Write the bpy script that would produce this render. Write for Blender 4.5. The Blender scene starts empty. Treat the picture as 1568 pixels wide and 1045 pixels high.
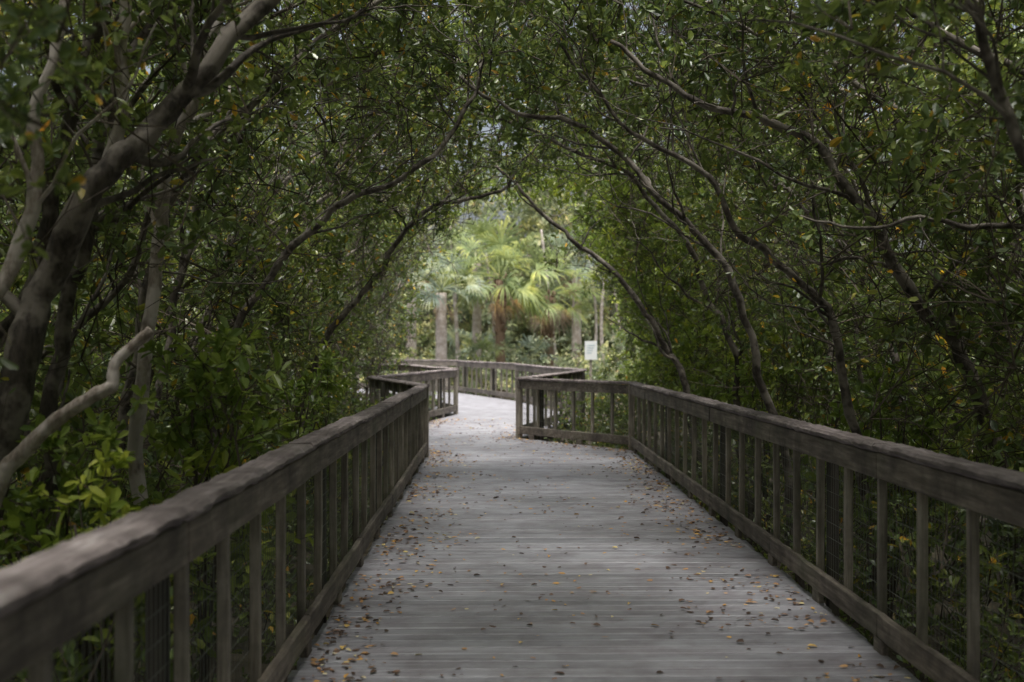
import bpy, math, random
import numpy as np
from mathutils import Vector, noise, Matrix, Euler
random.seed(7); np.random.seed(7)
R=random.random
def U(a,b): return a+(b-a)*random.random()
sc=bpy.context.scene
col=sc.collection

# ---------------------------------------------------------------- helpers
def new_mat(name):
    m=bpy.data.materials.new(name); m.use_nodes=True
    nt=m.node_tree; nt.nodes.clear()
    out=nt.nodes.new('ShaderNodeOutputMaterial')
    return m,nt,out
def N(nt,t,**k):
    n=nt.nodes.new(t)
    for a,b in k.items(): setattr(n,a,b)
    return n
def ramp(nt,stops,fac):
    r=N(nt,'ShaderNodeValToRGB')
    cr=r.color_ramp
    while len(cr.elements)<len(stops): cr.elements.new(0.5)
    for e,(p,c) in zip(cr.elements,stops):
        e.position=p; e.color=(*c,1)
    nt.links.new(fac,r.inputs[0]); return r.outputs[0]
def mix(nt,f,a,b,mode='MIX'):
    m=N(nt,'ShaderNodeMix',data_type='RGBA',blend_type=mode)
    for s,v in ((0,f),(6,a),(7,b)):
        if hasattr(v,'links') : nt.links.new(v,m.inputs[s])
        else: m.inputs[s].default_value = v if s==0 else (*v,1)
    return m.outputs[2]
def noisetex(nt,scale_vec,scale,detail=5,rough=0.6):
    tc=N(nt,'ShaderNodeTexCoord'); mp=N(nt,'ShaderNodeMapping')
    mp.inputs['Scale'].default_value=scale_vec
    nt.links.new(tc.outputs['Object'],mp.inputs[0])
    n=N(nt,'ShaderNodeTexNoise'); n.inputs['Scale'].default_value=scale
    n.inputs['Detail'].default_value=detail; n.inputs['Roughness'].default_value=rough
    nt.links.new(mp.outputs[0],n.inputs['Vector'])
    return n.outputs[0]

def wood_mat(name,cols,stretch,dirt=(0.05,0.042,0.04),dirt_amt=0.6,green=0.25,islandvar=True,rough=0.8,bump=0.5,lo=0.68):
    m,nt,out=new_mat(name)
    p=N(nt,'ShaderNodeBsdfPrincipled')
    g=noisetex(nt,stretch,14,6,0.65)
    c=ramp(nt,[(0.3,cols[0]),(0.52,cols[1]),(0.72,cols[2])],g)
    d=noisetex(nt,(1,1,1),3.1,6,0.7)
    dm=ramp(nt,[(0.42,(0,0,0)),(0.68,(1,1,1))],d)
    mul=N(nt,'ShaderNodeMath',operation='MULTIPLY'); mul.inputs[1].default_value=dirt_amt
    nt.links.new(dm,mul.inputs[0])
    c=mix(nt,mul.outputs[0],c,dirt)
    g2=noisetex(nt,(1,1,1),1.7,4,0.6)
    gm=ramp(nt,[(0.5,(0,0,0)),(0.7,(green,)*3)],g2)
    c=mix(nt,gm,c,(0.10,0.12,0.06))
    if islandvar:
        geo=N(nt,'ShaderNodeNewGeometry')
        v=ramp(nt,[(0,(lo,lo,lo)),(1,(1.12,1.1,1.1))],geo.outputs['Random Per Island'])
        c=mix(nt,1.0,c,v,'MULTIPLY')
    nt.links.new(c,p.inputs['Base Color'])
    p.inputs['Roughness'].default_value=rough
    b=N(nt,'ShaderNodeBump'); b.inputs['Strength'].default_value=bump; b.inputs['Distance'].default_value=0.006
    nt.links.new(g,b.inputs['Height']); nt.links.new(b.outputs[0],p.inputs['Normal'])
    nt.links.new(p.outputs[0],out.inputs[0])
    return m

def leaf_mat(name,stops,trans=(0.16,0.3,0.04),tf=0.35,rough=0.38,spec=0.5):
    m,nt,out=new_mat(name)
    p=N(nt,'ShaderNodeBsdfPrincipled')
    geo=N(nt,'ShaderNodeNewGeometry')
    c=ramp(nt,stops,geo.outputs['Random Per Island'])
    nz=noisetex(nt,(1,1,1),1.1,1,0.5)
    v=ramp(nt,[(0.3,(0.5,0.58,0.64)),(0.5,(1,1,1)),(0.7,(1.75,1.5,0.95))],nz)
    c=mix(nt,1.0,c,v,'MULTIPLY')
    nt.links.new(c,p.inputs['Base Color'])
    p.inputs['Roughness'].default_value=rough
    p.inputs['Specular IOR Level'].default_value=spec
    t=N(nt,'ShaderNodeBsdfTranslucent')
    tc=mix(nt,0.5,c,trans); nt.links.new(tc,t.inputs[0])
    ms=N(nt,'ShaderNodeMixShader'); ms.inputs[0].default_value=tf
    nt.links.new(p.outputs[0],ms.inputs[1]); nt.links.new(t.outputs[0],ms.inputs[2])
    nt.links.new(ms.outputs[0],out.inputs[0])
    return m
def bark_mat(name,c0,c1,c2,stretch=(1,1,0.35)):
    m,nt,out=new_mat(name)
    p=N(nt,'ShaderNodeBsdfPrincipled'); p.inputs['Roughness'].default_value=0.85
    g=noisetex(nt,stretch,28,5,0.7)
    h=noisetex(nt,(1,1,1),5,3,0.7)
    c=ramp(nt,[(0.35,c0),(0.62,c1)],g)
    hm=ramp(nt,[(0.46,(0,0,0)),(0.58,(1,1,1))],h)
    c=mix(nt,hm,c,c2)
    nt.links.new(c,p.inputs['Base Color'])
    b=N(nt,'ShaderNodeBump'); b.inputs['Strength'].default_value=0.8; b.inputs['Distance'].default_value=0.015
    nt.links.new(g,b.inputs['Height']); nt.links.new(b.outputs[0],p.inputs['Normal'])
    nt.links.new(p.outputs[0],out.inputs[0]); return m
def plain_mat(name,c,rough=.8):
    m,nt,out=new_mat(name); p=N(nt,'ShaderNodeBsdfPrincipled')
    g=N(nt,'ShaderNodeNewGeometry')
    cc=ramp(nt,[(0,tuple(x*.6 for x in c)),(1,tuple(x*1.5 for x in c))],g.outputs['Random Per Island'])
    nt.links.new(cc,p.inputs['Base Color']); p.inputs['Roughness'].default_value=rough
    p.inputs['Specular IOR Level'].default_value=.2
    nt.links.new(p.outputs[0],out.inputs[0]); return m

class MB:
    def __init__(s): s.v=[]; s.f=[]; s.m=[]
    def add(s,vs,fs,mi=0):
        o=len(s.v); s.v.extend([tuple(x) for x in vs])
        for f in fs: s.f.append(tuple(i+o for i in f)); s.m.append(mi)
    def obj(s,name,mats,parent=None,smooth=False,link=True):
        me=bpy.data.meshes.new(name); me.from_pydata(s.v,[],s.f)
        for m in mats: me.materials.append(m)
        me.polygons.foreach_set('material_index',s.m)
        if smooth: me.polygons.foreach_set('use_smooth',[True]*len(s.f))
        me.update()
        o=bpy.data.objects.new(name,me)
        if link: col.objects.link(o)
        if parent: o.parent=parent
        return o
def empty(name):
    e=bpy.data.objects.new(name,None); col.objects.link(e); return e

def beam(mb,A,B,side,w,h,ch=0.006,nseg=1,jit=0.0,mi=0):
    A=Vector(A);B=Vector(B); d=(B-A); L=d.length; d=d/L
    u=Vector(side); u=(u-d*u.dot(d)).normalized(); v=d.cross(u)
    a=w/2;b=h/2
    cs=[(-a+ch,-b),(a-ch,-b),(a,-b+ch),(a,b-ch),(a-ch,b),(-a+ch,b),(-a,b-ch),(-a,-b+ch)]
    vs=[];fs=[]
    for i in range(nseg+1):
        c=A+d*(L*i/nseg)
        if jit:
            c=c+u*U(-jit,jit)+v*U(-jit,jit)*0.6
        for (x,y) in cs:
            jj=jit*0.5
            vs.append(c+u*(x+U(-jj,jj))+v*(y+U(-jj,jj)))
    for i in range(nseg):
        for k in range(8):
            k2=(k+1)%8
            fs.append((i*8+k,i*8+k2,(i+1)*8+k2,(i+1)*8+k))
    fs.append(tuple(range(7,-1,-1))); fs.append(tuple(nseg*8+k for k in range(8)))
    mb.add(vs,fs,mi)
def wirebar(mb,A,B,side,w):
    A=Vector(A);B=Vector(B); d=(B-A).normalized(); u=Vector(side); u=(u-d*u.dot(d)).normalized()*w/2; v=d.cross(u)
    o=[u,v,-u,-v]
    vs=[A+x for x in o]+[B+x for x in o]
    mb.add(vs,[(k,(k+1)%4,4+(k+1)%4,4+k) for k in range(4)])

def catmull(pts,n):
    P=[Vector(p) for p in pts]; P=[P[0]*2-P[1]]+P+[P[-1]*2-P[-2]]
    out=[]
    for i in range(1,len(P)-2):
        for k in range(n):
            t=k/n; a,b,c,d=P[i-1],P[i],P[i+1],P[i+2]
            out.append(0.5*((2*b)+(c-a)*t+(2*a-5*b+4*c-d)*t*t+(3*b-a-3*c+d)*t**3))
    out.append(P[-2]); return out
def tube(mb,path,r0,r1,ns=6,mi=0,lump=0.12):
    n=len(path); vs=[];fs=[]
    ref=Vector((0.3,1,0.2)).normalized()
    for i,p in enumerate(path):
        t=(path[min(i+1,n-1)]-path[max(i-1,0)])
        if t.length<1e-6: t=Vector((0,0,1))
        t.normalize()
        u=t.cross(ref)
        if u.length<0.05: u=t.cross(Vector((1,0,0)))
        u.normalize(); v=t.cross(u)
        r=(r0+(r1-r0)*i/(n-1))*(1+U(-lump,lump))
        for k in range(ns):
            a=2*math.pi*k/ns; rr=r*(1+U(-lump,lump))
            vs.append(p+u*math.cos(a)*rr+v*math.sin(a)*rr)
    for i in range(n-1):
        for k in range(ns):
            k2=(k+1)%ns
            fs.append((i*ns+k,i*ns+k2,(i+1)*ns+k2,(i+1)*ns+k))
    fs.append(tuple(range((n-1)*ns,n*ns)))
    mb.add(vs,fs,mi)
def rvec():
    while True:
        v=Vector((U(-1,1),U(-1,1),U(-1,1)))
        if 0.05<v.length<1: return v.normalized()

# ---------------------------------------------------------------- materials
M_deck=wood_mat('deck_wood',[(0.215,0.21,0.238),(0.325,0.327,0.36),(0.43,0.438,0.475)],(0.12,2.5,1),dirt=(0.12,0.098,0.108),dirt_amt=0.6,green=0.0,rough=0.5,lo=.85,bump=.3)
M_cap=wood_mat('cap_wood',[(0.12,0.098,0.096),(0.28,0.24,0.235),(0.48,0.435,0.43)],(2.2,0.15,2.2),dirt=(0.055,0.043,0.042),dirt_amt=0.85,green=0.12)
M_rail=wood_mat('rail_wood',[(0.10,0.083,0.067),(0.24,0.207,0.172),(0.42,0.375,0.32)],(2.2,0.15,2.2),dirt_amt=0.8,green=0.35)
M_pick=wood_mat('picket_wood',[(0.17,0.15,0.12),(0.36,0.325,0.27),(0.52,0.48,0.41)],(2.2,2.2,0.15),dirt_amt=0.55,green=0.45)
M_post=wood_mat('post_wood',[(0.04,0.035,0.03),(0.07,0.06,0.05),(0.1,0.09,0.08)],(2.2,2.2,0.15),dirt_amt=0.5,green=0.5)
M_under=wood_mat('joist_wood',[(0.03,0.025,0.02),(0.05,0.045,0.04),(0.07,0.06,0.05)],(2,0.2,2))
m,nt,out=new_mat('wire'); p=N(nt,'ShaderNodeBsdfPrincipled'); p.inputs['Base Color'].default_value=(0.16,0.17,0.15,1); p.inputs['Roughness'].default_value=0.6
nt.links.new(p.outputs[0],out.inputs[0]); M_wire=m
M_leaf=leaf_mat('mangrove_leaf',[(0.0,(0.055,0.095,0.038)),(0.4,(0.125,0.182,0.068)),(0.8,(0.205,0.27,0.10)),(0.962,(0.28,0.33,0.10)),(0.976,(0.68,0.5,0.05)),(1.0,(0.65,0.32,0.04))],trans=(0.38,0.48,0.08),tf=0.36,rough=0.33,spec=.65)
M_leaf2=leaf_mat('buttonwood_and_sunlit_leaf',[(0.0,(0.10,0.165,0.035)),(0.5,(0.21,0.29,0.06)),(1.0,(0.34,0.41,0.09))],trans=(0.42,0.55,0.07),tf=0.4)  # paler green; on the arch it colours mangrove leaves as if sunlit
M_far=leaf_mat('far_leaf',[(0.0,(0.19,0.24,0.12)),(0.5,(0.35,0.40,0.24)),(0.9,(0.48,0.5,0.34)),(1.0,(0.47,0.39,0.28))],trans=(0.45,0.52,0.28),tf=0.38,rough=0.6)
M_twig=plain_mat('twig_bark',(0.085,0.07,0.056))
M_bark=bark_mat('mangrove_bark',(0.03,0.025,0.02),(0.105,0.088,0.074),(0.22,0.195,0.168))
M_pbark=bark_mat('pale_bark',(0.17,0.135,0.11),(0.42,0.37,0.32),(0.54,0.49,0.45))

# ---------------------------------------------------------------- boardwalk
LB=[(-1.01,-6),(-1.01,16.7),(-2.2,20.5),(-0.91,26.4),(-2.3,31),(-6,35),(-12,38.5)]
RB=[(2.08,-6),(2.08,17.7),(0.377,19.9),(1.9,25.5),(0.55,32.2),(-1.3,37.5),(-5,41),(-12,44.5)]
def bx(B,y):
    for (x0,y0),(x1,y1) in zip(B,B[1:]):
        if y0<=y<=y1: return x0+(x1-x0)*(y-y0)/(y1-y0)
    return B[-1][0]
bw=empty('boardwalk')
mb=MB(); y=-5.9
while y<44.3:
    a,b=y+0.0025,y+0.1385
    zz=U(-0.002,0.0015)
    jl=U(-0.02,0.015)+0.0; jr=U(-0.015,0.02)
    l0,l1=bx(LB,a)-0.03+jl,bx(LB,b)-0.03+jl; r0,r1=bx(RB,a)+0.03+jr,bx(RB,b)+0.03+jr
    if r0-l0>0.05:
        e=0.005; n=6
        vs=[];fs=[]
        for i in range(n+1):
            t=i/n; w0=l0+(r0-l0)*t; w1=l1+(r1-l1)*t; dz=U(-0.0012,0.0012)
            vs+= [(w0,a,-0.04),(w0,a,zz+dz-e),(w0+(w1-w0)*0.05,a+e,zz+dz),(w0+(w1-w0)*0.95,b-e,zz+dz),(w1,b,zz+dz-e),(w1,b,-0.04)]
        for i in range(n):
            for k in range(5):
                fs.append((i*6+k,(i+1)*6+k,(i+1)*6+k+1,i*6+k+1))
        fs.append((0,1,2,3,4,5)); fs.append(tuple(n*6+k for k in (5,4,3,2,1,0)))
        mb.add(vs,fs)
    y+=0.1405
mb.obj('deck_boards',[M_deck],bw)
mb=MB()
for x in (-0.95,-0.2,0.55,1.3,2.0):
    beam(mb,(x,-5.8,-0.16),(x,17,-0.16),(1,0,0),0.05,0.2)
for yy in range(-5,17,3):
    for x in (-0.95,2.0): beam(mb,(x,yy,-1.2),(x,yy,-0.07),(1,0,0),0.15,0.15)
for (p0,p1) in list(zip(LB[1:],LB[2:]))+list(zip(RB[1:],RB[2:])):
    beam(mb,(p0[0],p0[1],-0.16),(p1[0],p1[1],-0.16),(0,0,1),0.22,0.04)
mb.obj('joists',[M_under],bw)

def rail_h(y):
    return 1.18-0.12*min(max(y,0),18)/18+0.035*max(0,1-max(y,0)/4.5)
def build_rail(pts,sgn):
    e=empty('wooden_railing')
    cap=MB();face=MB();pick=MB();bot=MB();post=MB();wire=MB()
    for si,((x0,y0),(x1,y1)) in enumerate(zip(pts,pts[1:])):
        A=Vector((x0,y0,0));B=Vector((x1,y1,0)); L=(B-A).length; d=(B-A)/L
        nrm=Vector((-d.y,d.x,0))*(1 if sgn<0 else -1)
        s=0
        while s<L-0.01:
            e2=min(s+2.44,L)
            if L-e2<0.5: e2=L
            a=A+d*(s+0.003) ; b=A+d*(e2-0.003)
            if s==0 and si>0: a=A-d*0.05
            if e2==L: b=B+d*0.04
            hz0=rail_h(a.y)+U(-0.006,0.006); hz1=rail_h(b.y)+U(-0.006,0.006)
            if s==0: hz0+=0.003*si
            o=nrm*(0.055+U(-0.006,0.006))
            beam(cap,a+o+Vector((0,0,hz0-0.022)),b+o+Vector((0,0,hz1-0.022)),nrm,0.155,0.046,0.016,max(3,int((e2-s)/0.07)),0.0055)
            o=nrm*(0.02+U(-0.002,0.002))
            beam(face,a+d*0.002+o+Vector((0,0,hz0-0.121)),b-d*0.002+o+Vector((0,0,hz1-0.121)),nrm,0.04,0.142,0.006,max(3,int((e2-s)/0.2)),0.002)
            o=nrm*(0.02+U(-0.002,0.002))
            beam(bot,a+d*0.002+o+Vector((0,0,0.145)),b-d*0.002+o+Vector((0,0,0.145)),nrm,0.042,0.135,0.008,max(3,int((e2-s)/0.15)),0.004)
            s=e2
        sp=0.6 if L>8 else (L/max(4,round(L/0.48)))
        k=sp*0.5
        if L<8: k=sp
        ki=0
        while k<L-0.1:
            c=A+d*k+nrm*0.066; h=rail_h(c.y)
            j=Vector((U(-.005,.005),U(-.012,.012),0))
            beam(pick,c+Vector((0,0,0.06))+j,c+Vector((0,0,h-0.05)),nrm,0.045,0.047,0.004,4,0.002)
            if ki%6==4:
                c2=c+nrm*0.08
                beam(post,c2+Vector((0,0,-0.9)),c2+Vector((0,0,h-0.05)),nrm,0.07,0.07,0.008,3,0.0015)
            ki+=1
            k+=sp
        if si<len(pts)-2:
            c=B+nrm*0.03; h=rail_h(c.y)
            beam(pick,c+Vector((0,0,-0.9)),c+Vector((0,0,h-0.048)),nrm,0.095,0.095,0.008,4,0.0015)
        q=1.2
        while q<L:
            cc=A+d*q+nrm*0.02
            beam(bot,cc+Vector((0,0,0.003)),cc+Vector((0,0,0.079)),nrm,0.04,0.14,0.006); q+=1.22
        if y0<22:
            o=nrm*0.092
            s0=max(0,(1.5-y0)) if L>8 else 0
            stp=0.05 if L>8 else 0.08
            k=s0
            while k<L:
                c=A+d*k+o; h=rail_h(c.y)
                wirebar(wire,c+Vector((0,0,0.08)),c+Vector((0,0,h-0.06)),nrm,0.003)
                k+=stp
            z=0.12
            while z<1.0:
                wirebar(wire,A+d*s0+o+Vector((0,0,z)),B+o+Vector((0,0,z)),nrm,0.004); z+=0.1
    cap.obj('cap_rail',[M_cap],e); face.obj('face_board',[M_rail],e); pick.obj('pickets',[M_pick],e)
    bot.obj('bottom_rail',[M_rail],e); post.obj('posts',[M_post],e); wire.obj('wire_mesh',[M_wire],e)
build_rail(LB,-1); build_rail(RB,1)

# fallen leaves on the deck
m,nt,out=new_mat('dead_leaf'); p=N(nt,'ShaderNodeBsdfPrincipled'); g=N(nt,'ShaderNodeNewGeometry')
c=ramp(nt,[(0,(0.05,0.03,0.02)),(0.35,(0.13,0.08,0.055)),(0.55,(0.32,0.19,0.12)),(0.75,(0.6,0.35,0.15)),(0.88,(0.75,0.42,0.07)),(0.94,(0.8,0.66,0.28)),(1,(0.65,0.6,0.45))],g.outputs['Random Per Island'])
nt.links.new(c,p.inputs['Base Color']); p.inputs['Roughness'].default_value=0.6; nt.links.new(p.outputs[0],out.inputs[0]); M_dead=m
def leaf(mb,p,d,nrm,L,W,fold=0.18,mi=0):
    s=d.cross(nrm).normalized(); k=W*fold
    v=[p, p+d*L*0.3+s*W*0.36+nrm*k, p+d*L*0.74+s*W*0.5+nrm*k, p+d*L, p+d*L*0.74-s*W*0.5+nrm*k, p+d*L*0.3-s*W*0.36+nrm*k]
    mb.add(v,[(0,3,2,1),(0,5,4,3)],mi)
mb=MB()
for i in range(8500):
    yy=2.0+ (R()**0.9)*23
    l,r=bx(LB,yy),bx(RB,yy)
    if R()<0.7:
        e=abs(random.gauss(0,0.3))+0.03
        xx= l+e if R()<0.5 else r-e
    else: xx=U(l+.03,r-.03)
    if noise.noise(Vector((xx*1.3,yy*0.9,3)))<U(-0.45,0.28): continue
    a=U(0,6.28); d=Vector((math.cos(a),math.sin(a),U(-.12,.12))).normalized()
    n=Vector((U(-.35,.35),U(-.35,.35),1)).normalized()
    L=U(0.02,0.06)
    leaf(mb,Vector((xx,yy,0.008)),d,n,L,L*U(.4,.65),fold=U(-0.1,0.4))
mb.obj('fallen_leaves',[M_dead])

# ---------------------------------------------------------------- ground
mb=MB()
xs=[-250,-80]+[x*1.0 for x in range(-20,22)]+[80,250]; ys=[-120,-20]+[y*1.5 for y in range(-6,50)]+[120,300]
vs=[(x,y,-0.75+0.18*noise.noise(Vector((x*.4,y*.4,0)))+(0.35 if y>44 else 0)) for y in ys for x in xs]
nx=len(xs); fs=[(j*nx+i,j*nx+i+1,(j+1)*nx+i+1,(j+1)*nx+i) for j in range(len(ys)-1) for i in range(nx-1)]
mb.add(vs,fs)
m,nt,out=new_mat('ground'); p=N(nt,'ShaderNodeBsdfPrincipled'); g=noisetex(nt,(1,1,1),2.5,8,0.75)
c=ramp(nt,[(0.35,(0.03,0.024,0.018)),(0.55,(0.08,0.065,0.045)),(0.7,(0.14,0.125,0.075))],g)
nt.links.new(c,p.inputs['Base Color']); p.inputs['Roughness'].default_value=0.9; nt.links.new(p.outputs[0],out.inputs[0])
mb.obj('ground',[m],smooth=True)

# ---------------------------------------------------------------- leaf cluster templates
def make_cluster(name,nleaf,rad,Lr,mats,ntw=5):
    mb=MB()
    main=[Vector((0,0,-rad*0.8))]
    d=Vector((U(-.3,.3),U(-.3,.3),1)).normalized()
    for i in range(5):
        main.append(main[-1]+d*rad*0.32); d=(d+rvec()*0.35).normalized()
    tube(mb,[main[0],main[2],main[5]],0.007,0.003,3,1,0)
    tips=[(main[-1],d)]
    for i in range(ntw):
        b=main[random.choice((0,2,5))]; dd=(rvec()+Vector((0,0,0.4))).normalized()
        pth=[b]; l=rad*U(.5,.95)
        for k in range(4):
            pth.append(pth[-1]+dd*l/4); dd=(dd+rvec()*0.35+Vector((0,0,.08))).normalized()
        tube(mb,[pth[0],pth[2],pth[4]],0.0045,0.002,3,1,0)
        tips.append((pth[-1],dd)); tips.append((pth[2],dd)); tips.append((pth[3],dd))
        if R()<0.6:
            q=pth[2]; d3=(dd+rvec()*0.9).normalized(); p3=[q,q+d3*l*.5+rvec()*.02]
            tube(mb,p3,0.003,0.0015,3,1,0); tips.append((p3[-1],d3))
    for i in range(nleaf):
        tp,td=random.choice(tips)
        side=rvec(); side=(side-td*side.dot(td)).normalized()
        ld=(td*U(0.1,1.0)+side*U(.5,1.1)).normalized()
        nr=(Vector((0,0,1))*0.9+td*0.5+rvec()*0.7); nr=(nr-ld*nr.dot(ld)).normalized()
        L=U(*Lr)
        leaf(mb,tp-td*U(0,0.05)+rvec()*0.012,ld,nr,L,L*U(.38,.54),U(.05,.25))
    return mb.obj(name,mats,link=False)
def coll(name,objs):
    c=bpy.data.collections.new(name)
    for o in objs: c.objects.link(o)
    return c
C_main=coll('mangrove_sprigs',[make_cluster('mangrove_sprig',60,0.42,(.06,.10),[M_leaf,M_twig]) for i in range(8)])
C_big=coll('thicket_sprigs',[make_cluster('thicket_sprig',70,0.9,(.12,.2),[M_leaf,M_twig]) for i in range(4)])
C_lush=coll('lush_sprigs',[make_cluster('lush_sprig',60,0.36,(.07,.115),[M_leaf2,M_twig]) for i in range(4)])
C_far=coll('far_sprigs',[make_cluster('far_sprig',90,1.0,(.16,.28),[M_far,M_twig],7) for i in range(4)])
C_bare=coll('bare_sprigs',[make_cluster('bare_sprig',14,0.6,(.05,.08),[M_leaf,M_twig],9) for i in range(4)])

def scatter(name,pts,scl,collc,parent=None,tilt=None):
    n=len(pts)
    me=bpy.data.meshes.new(name); me.vertices.add(n)
    me.vertices.foreach_set('co',np.array(pts,dtype=np.float32).ravel())
    rot=np.random.uniform(-1.2,1.2,(n,3)).astype(np.float32); rot[:,2]=np.random.uniform(0,6.28,n)
    if tilt is not None: rot[:,:2]*=tilt
    a=me.attributes.new('rot','FLOAT_VECTOR','POINT'); a.data.foreach_set('vector',rot.ravel())
    a=me.attributes.new('scl','FLOAT','POINT'); a.data.foreach_set('value',np.array(scl,dtype=np.float32))
    o=bpy.data.objects.new(name,me); col.objects.link(o)
    if parent: o.parent=parent
    key='scatter_'+collc.name
    ng=bpy.data.node_groups.get(key)
    if not ng:
        ng=bpy.data.node_groups.new(key,'GeometryNodeTree')
        ng.interface.new_socket('Geometry',in_out='INPUT',socket_type='NodeSocketGeometry')
        ng.interface.new_socket('Geometry',in_out='OUTPUT',socket_type='NodeSocketGeometry')
        gi=ng.nodes.new('NodeGroupInput'); go=ng.nodes.new('NodeGroupOutput')
        ip=ng.nodes.new('GeometryNodeInstanceOnPoints')
        ci=ng.nodes.new('GeometryNodeCollectionInfo'); ci.inputs['Collection'].default_value=collc
        ci.inputs['Separate Children'].default_value=True; ci.inputs['Reset Children'].default_value=True
        na=ng.nodes.new('GeometryNodeInputNamedAttribute'); na.data_type='FLOAT_VECTOR'; na.inputs[0].default_value='rot'
        ns=ng.nodes.new('GeometryNodeInputNamedAttribute'); ns.data_type='FLOAT'; ns.inputs[0].default_value='scl'
        er=ng.nodes.new('FunctionNodeEulerToRotation')
        rz=ng.nodes.new('GeometryNodeRealizeInstances')
        L=ng.links.new
        L(gi.outputs[0],ip.inputs['Points']); L(ci.outputs[0],ip.inputs['Instance'])
        ip.inputs['Pick Instance'].default_value=True
        L(na.outputs[0],er.inputs[0]); L(er.outputs[0],ip.inputs['Rotation']); L(ns.outputs[0],ip.inputs['Scale'])
        L(ip.outputs[0],rz.inputs[0]); L(rz.outputs[0],go.inputs[0])
    md=o.modifiers.new('scatter','NODES'); md.node_group=ng
    return o

# ---------------------------------------------------------------- mangrove trees
CX=0.45
def arch(side,phi,off,y):
    w=2.8+off; h=4.15+off
    c=math.cos(phi); s=math.sin(phi)
    return Vector((CX+side*w*(abs(c)**0.9)*(1 if c>=0 else -1), y, h*(s**0.95)-0.0))
tips=[]
def clear(p):
    return ((p.x-CX)/2.2)**2+(max(p.z,0)/3.5)**2<1 and p.y<27
def kids(mb,path,r0,r1,level,dens,mi):
    n=len(path); L=sum((path[i+1]-path[i]).length for i in range(n-1))
    cnt=int(L*dens)
    for _ in range(cnt):
        i=random.randint(int(n*0.22),n-2)
        t=(path[i+1]-path[i]).normalized()
        r=(r0+(r1-r0)*i/n)*U(.3,.55)
        perp=rvec(); perp=(perp-t*perp.dot(t)).normalized()
        d=(t*U(0.4,1)+perp*U(.5,1)+Vector((0,0,.25))).normalized()
        l=U(.5,1.7) if level==0 else U(.3,.9)
        st=8; pts=[path[i].copy()]
        for k in range(st):
            d=(d+rvec()*0.36+Vector((0,0,.05))).normalized()
            pts.append(pts[-1]+d*l/st)
        if clear(pts[-1]) and pts[-1].z<pts[0].z+0.1 : continue
        tube(mb,pts,max(r,.005),max(r*.3,.0025),5 if level==0 else 4,mi,.08)
        if level<1: kids(mb,pts,max(r,.005),max(r*.3,.0025),level+1,dens*1.1,mi)
        tips.append(pts[-1])
        if R()<.5: tips.append(pts[st//2])
def limb(mb,pts,r0,r1,dens=2.2,mi=0,ns=8,wig=0.045):
    path=catmull(pts,8)
    for i,p in enumerate(path):
        if i: path[i]=p+Vector((noise.noise(p*2.1+Vector((9,0,0))),noise.noise(p*2.1),noise.noise(p*2.1+Vector((0,5,0)))))*wig*2+Vector((noise.noise(p*6+Vector((3,0,0))),0,noise.noise(p*6)))*wig*.7
    tube(mb,path,r0,r1,ns,mi,.08)
    kids(mb,path,r0,r1,0,dens,mi)
    tips.append(path[-1])

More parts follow.
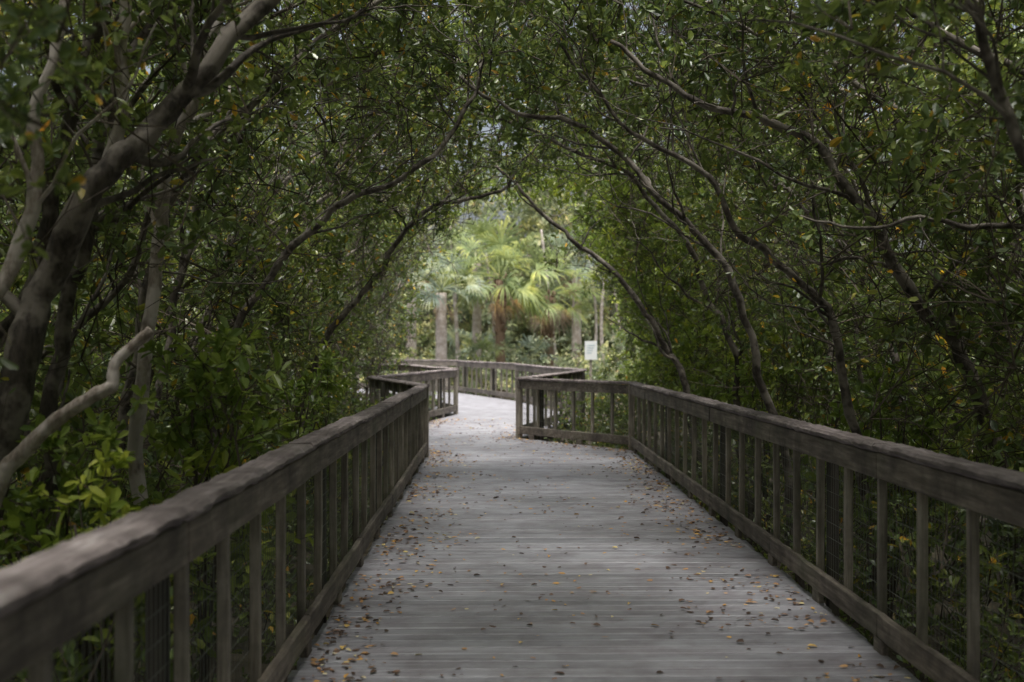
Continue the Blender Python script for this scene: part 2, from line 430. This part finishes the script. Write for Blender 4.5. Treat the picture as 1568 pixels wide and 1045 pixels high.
hero={-1:[
 ([(-2.7,5.3,-.7),(-2.4,5.5,1.17),(-2.15,5.5,1.9),(-1.89,5.5,2.47),(-1.77,5.6,2.75),(-1.36,5.8,3.25),(-.9,6,3.8),(-.3,6.3,4.5)],.095,.03,1.4,0),
 ([(-1.98,5.5,2.3),(-1.92,5.7,2.66),(-1.86,5.7,2.99),(-1.82,5.7,3.5),(-1.7,5.8,4.2)],.042,.022,2,1),
 ([(-2.2,6.8,-.7),(-2.13,6.8,.85),(-2.05,6.8,1.98),(-1.91,6.8,2.84),(-1.76,6.8,3.35),(-1.6,6.9,4.0)],.05,.03,1.4,1),
 ([(-2.4,5.1,.3),(-2.2,5,1.0),(-2.1,5,1.19),(-1.89,5,1.36),(-1.72,5,1.47),(-1.61,5,1.6),(-1.5,5,1.73)],.042,.022,.0,1),
 ([(-2.5,6.2,-.7),(-2.42,6.2,.79),(-2.38,6.2,1.64),(-2.17,6.2,2.49),(-2.0,6.2,3.2),(-1.7,6.4,4.1)],.055,.022,1.8,0),
 ([(-2.9,5.9,-.7),(-2.75,5.9,1.2),(-2.35,5.9,2.2),(-2.1,5.9,3.2),(-2.0,6,4.0)],.06,.025,1.8,0),
 ([(-2.45,5.0,1.0),(-2.3,5.1,1.7),(-2.15,5.3,2.3),(-2.12,5.3,2.8),(-1.95,5.4,3.5)],.045,.022,1.2,1),
 ([(-2.6,10,-.7),(-2.41,10,1.49),(-1.84,10,2.46),(-1.32,10,2.92),(-.69,10,3.21),(-.23,10.2,3.84),(.1,10.4,4.6)],.045,.014,2.4,0),
 ([(-2.6,14,-.7),(-2.25,14,1.4),(-1.53,14,2.37),(-.88,14,3.25),(0,14.2,3.57),(.6,14.4,4.3)],.05,.014,2.4,0),
 ([(-2.9,8,-.7),(-2.6,8,1.3),(-2.3,8,2.6),(-1.7,8.2,3.5),(-.9,8.5,4.2),(.2,8.7,4.7)],.045,.015,2.2,0),
 ],1:[
 ([(3.0,16,-.7),(2.6,16,1.2),(2.3,16,1.73),(1.65,16,2.65),(1.1,16,3.1),(.5,16,3.65),(0,16,4.2)],.055,.02,1.8,0),
 ([(2.95,11,-.7),(2.65,11,1.21),(2.15,11,2.48),(1.52,11,3.17),(.88,11,3.74),(.13,11,3.93),(-.5,11,4.4)],.045,.015,2.4,0),
 ([(4.1,8.6,-.7),(3.61,8.5,1.32),(3.12,8.5,2.06),(2.54,8.5,2.98),(2.05,8.5,3.37),(1.42,8.5,3.5),(.83,8.6,4.0)],.06,.016,2.4,0),
 ([(2.75,4.5,-.7),(2.5,4.5,1.3),(2.17,4.5,2.28),(1.99,4.5,2.72),(1.89,4.5,2.95),(1.7,4.6,3.5)],.03,.018,1.6,0),
 ([(4.2,7.2,2.2),(3.38,7,2.38),(2.57,7,2.42),(1.87,7,2.43)],.028,.007,.8,0),
 ([(3.1,9,-.7),(2.79,9,1.35),(2.43,9,2.13),(1.96,9,2.54),(1.55,9,3.06),(1.03,9,3.4),(.46,9,4.1)],.04,.012,2.4,0),
 ([(2.9,13,-.7),(2.75,13,1.3),(2.4,13,2.3),(1.7,13.1,3.4),(.8,13.3,4.0),(-.2,13.5,4.4)],.045,.015,2.4,0),
 ]}
pts_all=[];scl_all=[]
def dens_noise(p,s=.75): return noise.noise(Vector((p.x*s,p.y*s,p.z*s)))
for side in (-1,1):
    for _ in range(4400):
        y=-1+28*(R()**1.15); phi=U(0.0,1.65)
        if phi>1.0: off=.15+(R()**1.1)*1.6
        else: off=.15+(R()**1.2)*2.3
        if y<5: off=max(off,.9)
        p=arch(side,phi,off,y)+Vector((U(-.2,.2),U(-.2,.2),U(-.2,.2)))
        if phi>0.95 and y>12 and R()<(y-12)/8: continue
        if phi>0.95 and y>19: continue
        if dens_noise(p)< -0.14+ (0.02 if off<.8 else -.12): continue
        if p.z<1.4 and -2.75<p.x<0 and 17<y<25: continue
        pts_all.append(p); scl_all.append(U(.75,1.25))
trees=[]
for side in (-1,1):
    for ti in range(10):
        e=empty('mangrove_tree')
        trees.append((side,4.5+ti*2.3,e,MB()))
for side in (-1,1):
    T=[t for t in trees if t[0]==side]
    for (pts,r0,r1,dn,mi) in hero[side]:
        t=min(T,key=lambda t:abs(t[1]-pts[-1][1]))
        limb(t[3],pts,r0,r1,dn,mi)
    for t in T:
        yb=t[1]
        for k in range(4):
            xo=U(.3,2.0) ; y0=yb+U(-1,1); dy=U(-1.2,1.2); pm=U(1.1,1.6); lift=U(.0,.9)
            if yb>20: pm=U(.7,1.0)
            pts=[]
            for q in range(7):
                tt=q/6; ph=tt*pm
                off=xo*(1-tt)+.15+lift*tt
                p=arch(side,ph,off,y0+dy*tt)
                if q==0: p.z=-.75
                p+=Vector((U(-.18,.18),U(-.2,.2),U(-.16,.16)))
                pts.append(p)
            limb(t[3],pts,U(.02,.05),.01,1.7,0 if R()<.75 else 1,6)
for p in tips:
    if clear(p) and p.z<2.2: continue
    if p.z>1.0 and R()<.33: pts_all.append(p.copy()); scl_all.append(U(.55,.95))
for (x,y,z) in [(-1.45,3.2,2.5),(-1.6,3.5,2.2),(-1.55,3.4,2.75),(-1.75,3.8,1.95),(-1.3,3.5,2.85),(1.7,5.2,3.1),(1.9,5.3,3.05),(1.45,5.6,3.25),(2.2,5.0,2.8),(2.25,4.6,2.95),(2.4,5.2,2.5),(-1.9,4.4,2.6),(-2.1,4.6,3.0),(-1.8,5.0,3.3),(2.0,6,3.5),(1.2,6.3,3.7)]:
    for _ in range(2):
        pts_all.append(Vector((x+U(-.15,.15),y+U(-.2,.2),z+U(-.1,.1)))); scl_all.append(U(.6,.9))
groups={i:([],[]) for i in range(len(trees))}
for p,s in zip(pts_all,scl_all):
    side=-1 if p.x<CX else 1
    i=min((i for i,t in enumerate(trees) if t[0]==side),key=lambda i:abs(trees[i][1]-p.y))
    groups[i][0].append(p); groups[i][1].append(s)
for i,t in enumerate(trees):
    t[3].obj('trunk_and_limbs',[M_bark,M_pbark],t[2],smooth=True)
    if groups[i][0]: scatter('foliage',groups[i][0],groups[i][1],C_main,t[2])

bp=[];bs=[]
for i in range(750):
    side=random.choice((-1,1,1)); p=arch(side,U(.1,1.2),U(-.1,1.2),U(5,24)); bp.append(p); bs.append(U(.7,1.3))
scatter('twig_tangle',bp,bs,C_bare)
op=[];os_=[]
for i in range(2000):
    side=random.choice((-1,1)); x=CX+side*(4.6+R()*3.0); p=Vector((x,U(-8,27),U(-.6,6.2) if R()<.7 else U(-.6,2.5)))
    op.append(p); os_.append(U(.9,1.4))
for i in range(440):
    side=random.choice((-1,1)); p=arch(side,U(0,1.62),.9+R()*1.6,U(-8,2)); op.append(p); os_.append(U(.8,1.2))
scatter('mangrove_thicket',op,os_,C_big)
up=[];us=[]
for i in range(1200):
    side=random.choice((-1,1)); y=U(2,30)
    b=bx(LB,y)-.5 if side<0 else bx(RB,y)+.55
    x=b+side*abs(random.gauss(0,.7)); z=-.6+abs(random.gauss(0,.75))
    if z>1.5: continue
    if z>.75 and abs(x-b)<.3 : continue
    up.append((x,y,z)); us.append(U(.6,1.0))
scatter('undergrowth',up,us,C_main,tilt=.5)
def sapling(cx,cy,z0,z1,rad,n):
    e=empty('mangrove_sapling'); mb=MB(); P=[];S=[]
    for k in range(5):
        a=U(0,6.28); tx=cx+math.cos(a)*rad*.7; ty=cy+math.sin(a)*rad*.7
        path=catmull([(cx,cy,-.7),(cx+(tx-cx)*.3,cy+(ty-cy)*.3,z0),(tx,ty,z1-U(0,.3))],5)
        tube(mb,path,.015,.006,5)
    mb.obj('stem',[M_twig],e,True)
    for i in range(n):
        a=U(0,6.28); r=rad*math.sqrt(R()); P.append((cx+math.cos(a)*r,cy+math.sin(a)*r,U(z0,z1))); S.append(U(.7,1.1))
    scatter('leaves',P,S,C_lush,e,.5)
sapling(-1.62,6.3,.3,1.5,.25,20)
sapling(-1.65,4.8,.3,.95,.22,12)
sapling(-2.1,5.4,.1,.95,.35,12)
sapling(-2.1,11.5,.2,1.3,.5,24)
sapling(3.1,13,.2,1.5,.5,22)
sapling(3.3,9.5,.1,1.3,.5,18)

# ---------------------------------------------------------------- distance
fp=[];fs_=[]
for i in range(1500):
    y=U(54,62); x=U(-12,14); z=-.4+R()*10.5
    p=Vector((x,y,z))
    if noise.noise(p*.32)<-.08 and z>3.0: continue
    fp.append(p); fs_.append(U(.9,1.5))
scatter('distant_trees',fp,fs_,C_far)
bp=[];bs=[]
for i in range(400):
    y=U(42,52); x=U(-7,8); z=-.4+abs(random.gauss(0,.8))
    if noise.noise(Vector((x*.5,y*.5,0)))<-.1 and z>.8: continue
    bp.append((x,y,z)); bs.append(U(.45,.8))
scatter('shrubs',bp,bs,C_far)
ep=[];es=[]
for i in range(600):
    s=random.choice((-1,1)); y=U(25,38); x=(U(-7.5,-3.9)-(y-26)*.12) if s<0 else U(3.6,7.5)+(y-26)*.03
    z=U(-.5,3.8); ep.append((x,y,z)); es.append(U(.9,1.5))
for i in range(400):
    y=U(15.5,24.5); p=arch(1,U(.1,1.15),U(-.2,.6),y); ep.append(p); es.append(U(.7,1.1))  # paler leaf colour paints the sunlit patch on the right of the arch
for i in range(130):
    y=U(16.5,19.8); p=arch(random.choice((-1,1,1)),U(.8,1.6),U(.0,.6),y); ep.append(p); es.append(U(.7,1.1))  # more pale leaves at the roof's far edge, sunlight put into their colour
scatter('buttonwood_and_sunlit_tint',ep,es,C_lush)
mb=MB()
for i in range(16):
    x=U(-9,11);y=U(46,58); h=U(5,8)
    path=catmull([(x,y,-.5),(x+U(-.3,.3),y,h*.4),(x+U(-.8,.8),y,h)],5); tube(mb,path,U(.08,.16),.05,6)
mb.obj('distant_trunks',[M_pbark],smooth=True)

def frond_mat(name,c0,c1,tr):
    return leaf_mat(name,[(0,c0),(1,c1)],trans=tr,tf=.4,rough=.5,spec=.35)
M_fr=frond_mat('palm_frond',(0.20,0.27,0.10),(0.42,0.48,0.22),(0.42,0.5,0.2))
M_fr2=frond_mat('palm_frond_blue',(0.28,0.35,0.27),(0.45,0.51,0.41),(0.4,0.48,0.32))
M_dr=frond_mat('dead_frond',(0.25,0.18,0.13),(0.5,0.4,0.31),(0.38,0.29,0.2))
M_ptr=bark_mat('palm_trunk',(0.28,0.23,0.19),(0.5,0.43,0.37),(0.56,0.5,0.45),(1,1,3))
M_ptr2=bark_mat('palm_boots',(0.12,0.08,0.055),(0.28,0.18,0.12),(0.22,0.15,0.1),(1,1,3))
def fan(mb,base,d,pl,bl,mi):
    d=d.normalized(); up=Vector((0,0,1)); s=d.cross(up)
    if s.length<.1: s=Vector((1,0,0))
    s.normalize(); n=s.cross(d).normalized()
    pth=[base]; dd=d.copy()
    for k in range(4): pth.append(pth[-1]+dd*pl/4); dd=(dd-Vector((0,0,.11))).normalized()
    tube(mb,pth,.022,.012,4,mi,0)
    hub=pth[-1]; roll=U(-.8,.8)
    s2=(s*math.cos(roll)+n*math.sin(roll)); n2=dd.cross(s2)*-1
    K=22
    for k in range(K):
        a=(-1+2*k/(K-1))*1.75
        v=(dd*math.cos(a)+s2*math.sin(a)+n2*(.25*abs(math.sin(a)))+rvec()*.1).normalized()
        l=bl*(1-.4*abs(a)/1.75)*U(.8,1.1)
        w=s2*math.cos(a)-dd*math.sin(a); w.normalize(); ww=bl*.026
        p1=hub+v*l*.45; v2=(v-Vector((0,0,.35))).normalized(); p2=p1+v2*l*.32; v3=(v2-Vector((0,0,1.1))).normalized(); p3=p2+v3*l*.35
        mb.add([hub,p1+w*ww,p1-w*ww,p2+w*ww*.7,p2-w*ww*.7,p3],[(0,1,2),(1,3,4,2),(3,5,4)],mi)
def palm(x,y,zc,tr,rad,nf,m,boots=False,dead=8,lean=0.0):
    e=empty('sabal_palm'); mb=MB()
    path=catmull([(x-lean,y,-.5),(x-lean*.5,y,zc*.4),(x,y,zc)],10)
    tube(mb,path,tr*1.1,tr*.9,12,0,.05)
    if boots:
        for k in range(70):
            z=zc-R()*2.2; a=U(0,6.28); b=Vector((x+math.cos(a)*tr*.8,y+math.sin(a)*tr*.8,z)); dv=Vector((math.cos(a)*.5,math.sin(a)*.5,1))
            beam(mb,b,b+dv*.28,Vector((-math.sin(a),math.cos(a),0)),.09,.03,.005)
    mb.obj('trunk',[M_ptr2 if boots else M_ptr],e,True)
    mb=MB(); c=Vector((x,y,zc+.1))
    for k in range(nf):
        a=k*2.399+U(-.3,.3); el=U(-.45,1.3)
        dv=Vector((math.cos(a)*math.cos(el),math.sin(a)*math.cos(el),math.sin(el)))
        fan(mb,c+dv*.1,dv,rad*U(.45,.75),rad*U(.55,.75),0)
    for k in range(dead):
        a=U(0,6.28); el=U(-1.35,-.6)
        dv=Vector((math.cos(a)*math.cos(el),math.sin(a)*math.cos(el),math.sin(el)))
        fan(mb,c-Vector((0,0,.2)),dv,rad*U(.3,.5),rad*U(.35,.55),1)
    mb.obj('fronds',[m,M_dr],e)
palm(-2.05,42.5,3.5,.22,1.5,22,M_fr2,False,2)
palm(.15,45,4.1,.2,2.2,28,M_fr,True,5)
palm(-.8,47,4.9,.2,1.9,20,M_fr,False,2)
palm(2.2,48,3.6,.22,2.0,22,M_fr,True,9)
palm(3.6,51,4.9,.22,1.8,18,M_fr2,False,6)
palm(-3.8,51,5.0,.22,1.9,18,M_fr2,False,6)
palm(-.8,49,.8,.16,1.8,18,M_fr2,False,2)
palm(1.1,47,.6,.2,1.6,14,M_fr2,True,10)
palm(-.6,44.5,.5,.15,1.2,14,M_fr,False,2)

e=empty('notice_sign'); sx,sy=2.62,31.5
mb=MB(); beam(mb,(sx,sy+.03,-.8),(sx,sy+.03,1.68),(1,0,0),.07,.05,.005); mb.obj('post',[M_pick],e)
m,nt,out=new_mat('sign_white'); p=N(nt,'ShaderNodeBsdfPrincipled'); p.inputs['Base Color'].default_value=(.8,.82,.82,1); p.inputs['Roughness'].default_value=.4; nt.links.new(p.outputs[0],out.inputs[0])
m2,nt,out=new_mat('sign_print'); p=N(nt,'ShaderNodeBsdfPrincipled'); p.inputs['Base Color'].default_value=(.4,.52,.58,1); nt.links.new(p.outputs[0],out.inputs[0])
mb=MB(); beam(mb,(sx,sy-.01,1.18),(sx,sy-.01,1.7),(1,0,0),.34,.02,.004); mb.obj('panel',[m],e)
mb=MB()
for k in range(4): beam(mb,(sx-.11,sy-.023,1.58-k*.07),(sx+.11-.03*k,sy-.023,1.58-k*.07),(0,0,1),.018,.003,.0005)
mb.obj('lettering',[m2],e)

# ---------------------------------------------------------------- light, camera
w=bpy.data.worlds.new('World'); sc.world=w; w.use_nodes=True; nt=w.node_tree
bg=nt.nodes['Background']; sky=nt.nodes.new('ShaderNodeTexSky'); sky.sky_type='NISHITA'; sky.sun_disc=False
sky.sun_elevation=math.radians(76); sky.sun_rotation=math.radians(180); sky.air_density=1.0; sky.dust_density=7
hs=nt.nodes.new('ShaderNodeHueSaturation'); hs.inputs['Saturation'].default_value=.6; hs.inputs['Value'].default_value=1.25
nt.links.new(sky.outputs[0],hs.inputs['Color']); nt.links.new(hs.outputs[0],bg.inputs[0]); bg.inputs[1].default_value=0.15
sl=bpy.data.lights.new('sun','SUN'); sl.energy=5; sl.angle=math.radians(14); sl.color=(1,.98,.92)
so=bpy.data.objects.new('sun',sl); col.objects.link(so); so.rotation_euler=(math.radians(14),0,0)
cam=bpy.data.cameras.new('camera'); co=bpy.data.objects.new('camera',cam); col.objects.link(co)
co.location=(0,0,1.7); co.rotation_euler=(math.radians(90),0,math.radians(-0.79)); cam.lens=40; cam.sensor_width=36; cam.clip_end=1000
cam.dof.use_dof=True; cam.dof.focus_distance=9; cam.dof.aperture_fstop=2.0
sc.camera=co
sc.view_settings.view_transform='Standard'; sc.view_settings.look='None'; sc.view_settings.exposure=0
